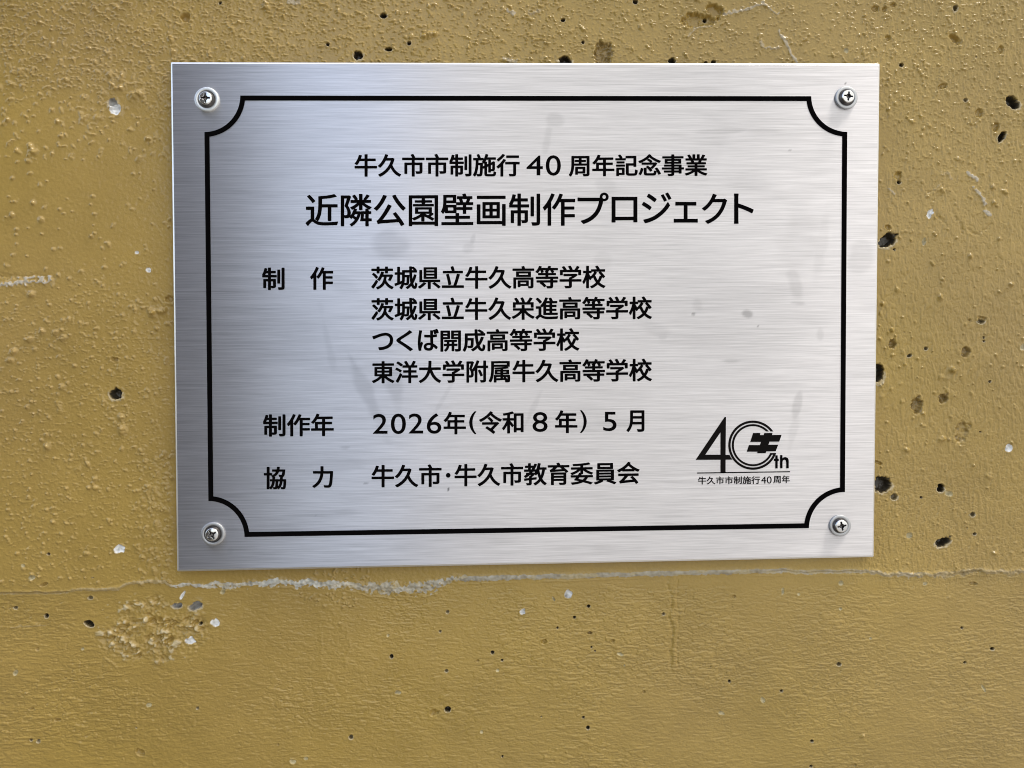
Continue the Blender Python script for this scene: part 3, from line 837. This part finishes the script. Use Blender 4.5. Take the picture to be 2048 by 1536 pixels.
lettering([("東洋大学附属牛久高等学校", 743.5, 1304.2, (722, 767), (717, 762.8), *K)], plaque, label='last of the four lines of school names')
lettering([("制作年", 526, 667.6, (828.4, 873.5), (827, 872), *K), ("2", 745.7, 775, (827.7, 867.5), (827.7, 867.5), *D), ("0", 781.6, 811.8, (827.3, 868.2), (827.3, 868.2), *D), ("2", 817.2, 846.5, (827, 867), (827, 867), *D), ("6", 853.5, 882.8, (826.5, 867.5), (826.5, 867.5), *D),
           ("年", 887, 932, (823.7, 868.8), (823.7, 868.8), *K), ("(", 938.3, 953, (822.6, 868.3), (822.6, 868.3), .5, .3), ("令和", 957.8, 1047.3, (822.6, 868), (822, 867), *K), ("8", 1065, 1095.2, (824, 864), (824, 864), *D), ("年", 1110, 1155, (820.6, 866.3), (820.6, 866.3), *K),
           (")", 1160, 1173.6, (820.6, 865.8), (820.6, 865.8), .5, .3), ("5", 1206.6, 1233.2, (823.7, 862.3), (823.7, 862.3), *D), ("月", 1252.8, 1289, (820.6, 864), (820.6, 864), *K)], plaque, label='black line giving the year and month')
lettering([("協", 527.4, 572.3, (933.6, 978.7), (933.6, 978.7), *K), ("力", 624.4, 666.2, (932.3, 976), (932.3, 976), *K), ("牛久市", 743, 883.2, (929.7, 975.2), (928.5, 974), *K), ("dot", 896.4, 950.6, 4.7), ("牛久市教育委員会", 909, 1279.5, (928, 973.2), (923, 967.8), *K)], plaque, label='bottom line of black lettering')

# anniversary emblem, traced in the photograph
ink_e = ink.copy()
ink_e.name = 'black_enamel_worn'
for n_ in ink_e.node_tree.nodes:
    if n_.type == 'VALTORGB':
        n_.color_ramp.elements[0].color = (.006, .0055, .005, 1)
        n_.color_ramp.elements[1].color = (.014, .012, .011, 1)
def lg(pts):
    return [(1370 + x / 7.877, 800 + y / 7.877) for x, y in pts]
CX, CY = 1071, 712
def arc(r, a0, a1, n=48):
    return [(CX + r * math.cos(a0 + (a1 - a0) * k / n), CY - r * math.sin(a0 + (a1 - a0) * k / n)) for k in range(n + 1)]
def band(r0, r1):
    a_top = lambda r: math.asin((CY - 496) / r)
    a_bot = lambda r: 2 * math.pi - math.asin((836 - CY) / r)
    return arc(r1, a_top(r1), a_bot(r1)) + arc(r0, a_bot(r0), a_top(r0))
four = [lg([(625, 268), (646, 268), (640, 865), (703, 865), (722, 905), (750, 940), (640, 940), (640, 1142), (560, 1142), (560, 942), (168, 943)]), lg([(560, 508), (320, 862), (560, 862)])]
cap = [lg([(1338, 838), (1425, 834), (1415, 858), (1395, 862), (1352, 862)])]
emblem = link('emblem', px_poly_mesh('emblem', [four, [lg(band(352, 388))], [lg(band(300, 332))], cap]), ink_e, plaque)
emblem['label'] = 'black anniversary emblem with a numeral and an open double ring'
ox = [lg([(1075, 520), (1190, 520), (1182, 552), (1240, 552), (1252, 520), (1380, 520), (1372, 552), (1523, 549), (1485, 656), (1332, 656), (1315, 705), (1469, 705), (1430, 808), (1281, 811), (1270, 838), (1137, 838), (1143, 815), (974, 815), (1008, 710), (1182, 710), (1199, 660), (1029, 660)])]
link('ox_symbol', px_poly_mesh('ox_symbol', [ox]), ink_e, emblem)
h_arch = [(1537, 960), (1548, 945), (1565, 938), (1580, 940), (1592, 952), (1596, 975)]
th_t = [lg([(1424, 872), (1461, 872), (1461, 925), (1478, 925), (1478, 962), (1461, 962), (1461, 1078), (1424, 1078), (1424, 962), (1402, 962), (1402, 925), (1424, 925)])]
th_h = [lg([(1500, 868), (1536, 868), (1536, 918), (1560, 902), (1590, 900), (1618, 912), (1633, 942), (1635, 975), (1635, 1076), (1597, 1076), (1597, 980), (1588, 950), (1565, 940), (1545, 950), (1537, 975), (1537, 1076), (1500, 1076)])]
link('ordinal_suffix', px_poly_mesh('ordinal_suffix', [th_t, th_h]), ink, emblem)
link('underline', px_poly_mesh('underline', [[lg([(193, 1143), (1655, 1122), (1655, 1138), (193, 1159)])]]), ink, emblem)
def lz(x, y):
    return 1370 + x / 7.877, 800 + y / 7.877
def lrun(text, x0_, x1_, y0_, y1_, y2_, y3_, dx=.33, dy=.28):
    return (text, 1370 + x0_ / 7.877, 1370 + x1_ / 7.877, (800 + y0_ / 7.877, 800 + y1_ / 7.877), (800 + y2_ / 7.877, 800 + y3_ / 7.877), dx, dy)
lettering([lrun("牛久市市制施行", 205, 1182, 1206, 1332, 1200, 1322), lrun("40", 1200, 1366, 1205, 1318, 1203, 1316, .04, .04), lrun("周年", 1392, 1652, 1190, 1314, 1188, 1310)], emblem, name='caption')

# ------------------------------------------------------------------ screws
chrome = bpy.data.materials.new('bright_screw_steel')
nt, b = nodes_of(chrome)
b.inputs['Base Color'].default_value = (0.72, 0.71, 0.69, 1)
b.inputs['Metallic'].default_value = 1.0
nse = N(nt, 'ShaderNodeTexNoise')
nse.inputs['Scale'].default_value = 1200
mre = N(nt, 'ShaderNodeMapRange')
mre.inputs['To Min'].default_value = 0.10
mre.inputs['To Max'].default_value = 0.22
nt.links.new(nse.outputs['Fac'], mre.inputs['Value'])
nt.links.new(mre.outputs[0], b.inputs['Roughness'])
wash = bpy.data.materials.new('washer_steel')
nt, b = nodes_of(wash)
b.inputs['Base Color'].default_value = (0.80, 0.81, 0.80, 1)
b.inputs['Metallic'].default_value = 1.0
nse = N(nt, 'ShaderNodeTexNoise')
nse.inputs['Scale'].default_value = 900
mre = N(nt, 'ShaderNodeMapRange')
mre.inputs['To Min'].default_value = 0.40
mre.inputs['To Max'].default_value = 0.55
nt.links.new(nse.outputs['Fac'], mre.inputs['Value'])
nt.links.new(mre.outputs[0], b.inputs['Roughness'])

shade_steel = bpy.data.materials.new('shade_dark_screw_steel')  # dark colour standing for shade on the head's sides and slot
nt, b = nodes_of(shade_steel)
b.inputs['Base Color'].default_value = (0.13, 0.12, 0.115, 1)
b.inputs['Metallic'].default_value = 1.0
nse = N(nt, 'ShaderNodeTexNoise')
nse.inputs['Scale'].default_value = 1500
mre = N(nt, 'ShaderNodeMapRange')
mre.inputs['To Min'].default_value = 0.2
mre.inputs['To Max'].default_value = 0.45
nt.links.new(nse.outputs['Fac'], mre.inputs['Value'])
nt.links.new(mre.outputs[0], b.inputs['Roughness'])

wash_darker = wash.copy()  # same washer steel with a darker base colour
wash_darker.name = 'darker_washer_steel'
wash_darker.node_tree.nodes['Principled BSDF'].inputs['Base Color'].default_value = (0.50, 0.50, 0.50, 1)
wash_darker.node_tree.nodes['Principled BSDF'].inputs['Specular IOR Level'].default_value = 0.5

def lathe(name, prof, n=72, close=False):
    V, F = [], []
    for r_, h in prof:
        V += [(r_ * math.cos(2 * math.pi * k / n), -h, r_ * math.sin(2 * math.pi * k / n)) for k in range(n)]
    for j in range(len(prof) - 1):
        F += [(j * n + k, j * n + (k + 1) % n, (j + 1) * n + (k + 1) % n, (j + 1) * n + k) for k in range(n)]
    return mesh(name, V, F, smooth=True)

MM = 0.001
def washer_mesh(rad):
    return lathe('washer', [(rad * MM, 0), (rad * MM, .75 * MM), ((rad - .06) * MM, .90 * MM), ((rad - .2) * MM, 1.0 * MM), ((rad - .75) * MM, 1.06 * MM), ((rad - 1.25) * MM, 1.02 * MM), ((rad - 1.4) * MM, .9 * MM), ((rad - 1.5) * MM, .6 * MM), (1.8 * MM, .5 * MM)])

def head_mesh(cross):
    """pan head as a polar height field with a cross recess"""
    rad, n, m = 3.62, 144, 70
    rr_ = rad * np.sqrt(np.linspace(0, 1, m) ** 1.15)
    th = np.linspace(0, 2 * math.pi, n, endpoint=False)
    RR, TT = np.meshgrid(rr_, th, indexing='ij')
    q = RR / rad
    top_ = 2.25 - 0.20 * (q / 0.70) ** 2
    e_ = 0.02
    side = 1.75 * 3.62 * e_ * np.logaddexp(0, (q - 0.70) / e_)
    h = top_ - side
    X = RR * np.cos(TT + cross)
    Z = RR * np.sin(TT + cross)
    ax_, bx_ = np.abs(X), np.abs(Z)
    def arm(a, c):
        return sstep(0.42, 0.26, c + 0.03 * a) * sstep(1.95, 1.75, a)
    fil = sstep(1.05, 0.70, np.hypot(X, Z))
    rec = np.maximum(np.maximum(arm(ax_, bx_), arm(bx_, ax_)), fil)
    depth = 0.75 + 0.9 * np.clip(1 - np.hypot(X, Z) / 1.9, 0, 1)
    h = h - rec * depth
    Y = -h * MM
    P = np.stack([RR * np.cos(TT) * MM, Y, RR * np.sin(TT) * MM], -1)
    P = np.concatenate([P, P[:, :1]], 1)
    low = P[-1:].copy()
    low[..., 1] = 0.3 * MM
    P = np.concatenate([P, low], 0)
    me = grid_mesh('screw', P)
    bm = bmesh.new()
    bm.from_mesh(me)
    bmesh.ops.remove_doubles(bm, verts=bm.verts, dist=1e-8)
    bmesh.ops.recalc_face_normals(bm, faces=bm.faces)
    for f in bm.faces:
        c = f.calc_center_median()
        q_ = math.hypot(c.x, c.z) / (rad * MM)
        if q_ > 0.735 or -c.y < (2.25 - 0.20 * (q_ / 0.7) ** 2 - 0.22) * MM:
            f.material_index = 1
    bm.to_mesh(me)
    bm.free()
    return me

for (px, py), cross, wr, tilt, lab in [((412, 197.3), 0.0, 4.95, (0.0, 0.0), 'screw with a broad bright washer'), ((1694.8, 194), 0.12, 4.75, (-1.5, 1.0), 'screw with an upright cross slot and dark rim'),
                                       ((424.5, 1068.8), -0.5, 4.9, (-3.0, 2.0), 'screw with its cross slot turned aslant'), ((1682, 1052), -0.18, 4.6, (-3.0, -2.0), 'screw with a chewed cross slot')]:
    w = on_plane([(px, py)], -0.0015)[0]
    me = head_mesh(cross)
    s = link('screw', me, chrome, plaque)
    me.materials.append(shade_steel)
    s.location = (w[0], -0.0004, w[2])
    s.rotation_euler = (R(tilt[0]), 0, R(tilt[1]))
    s['label'] = lab
    s['group'] = 'screws holding the plaque'
    wsh = link('washer', washer_mesh(wr), wash if wr > 4.92 else wash_darker, s)
    wsh.location = (0, 0.0004, 0)

# the place keeps its own size; render settings only
scene.render.engine = 'CYCLES'
scene.cycles.use_denoising = True
scene.cycles.denoiser = 'OPENIMAGEDENOISE'
scene.cycles.filter_width = 1.0
scene.cycles.max_bounces = 6
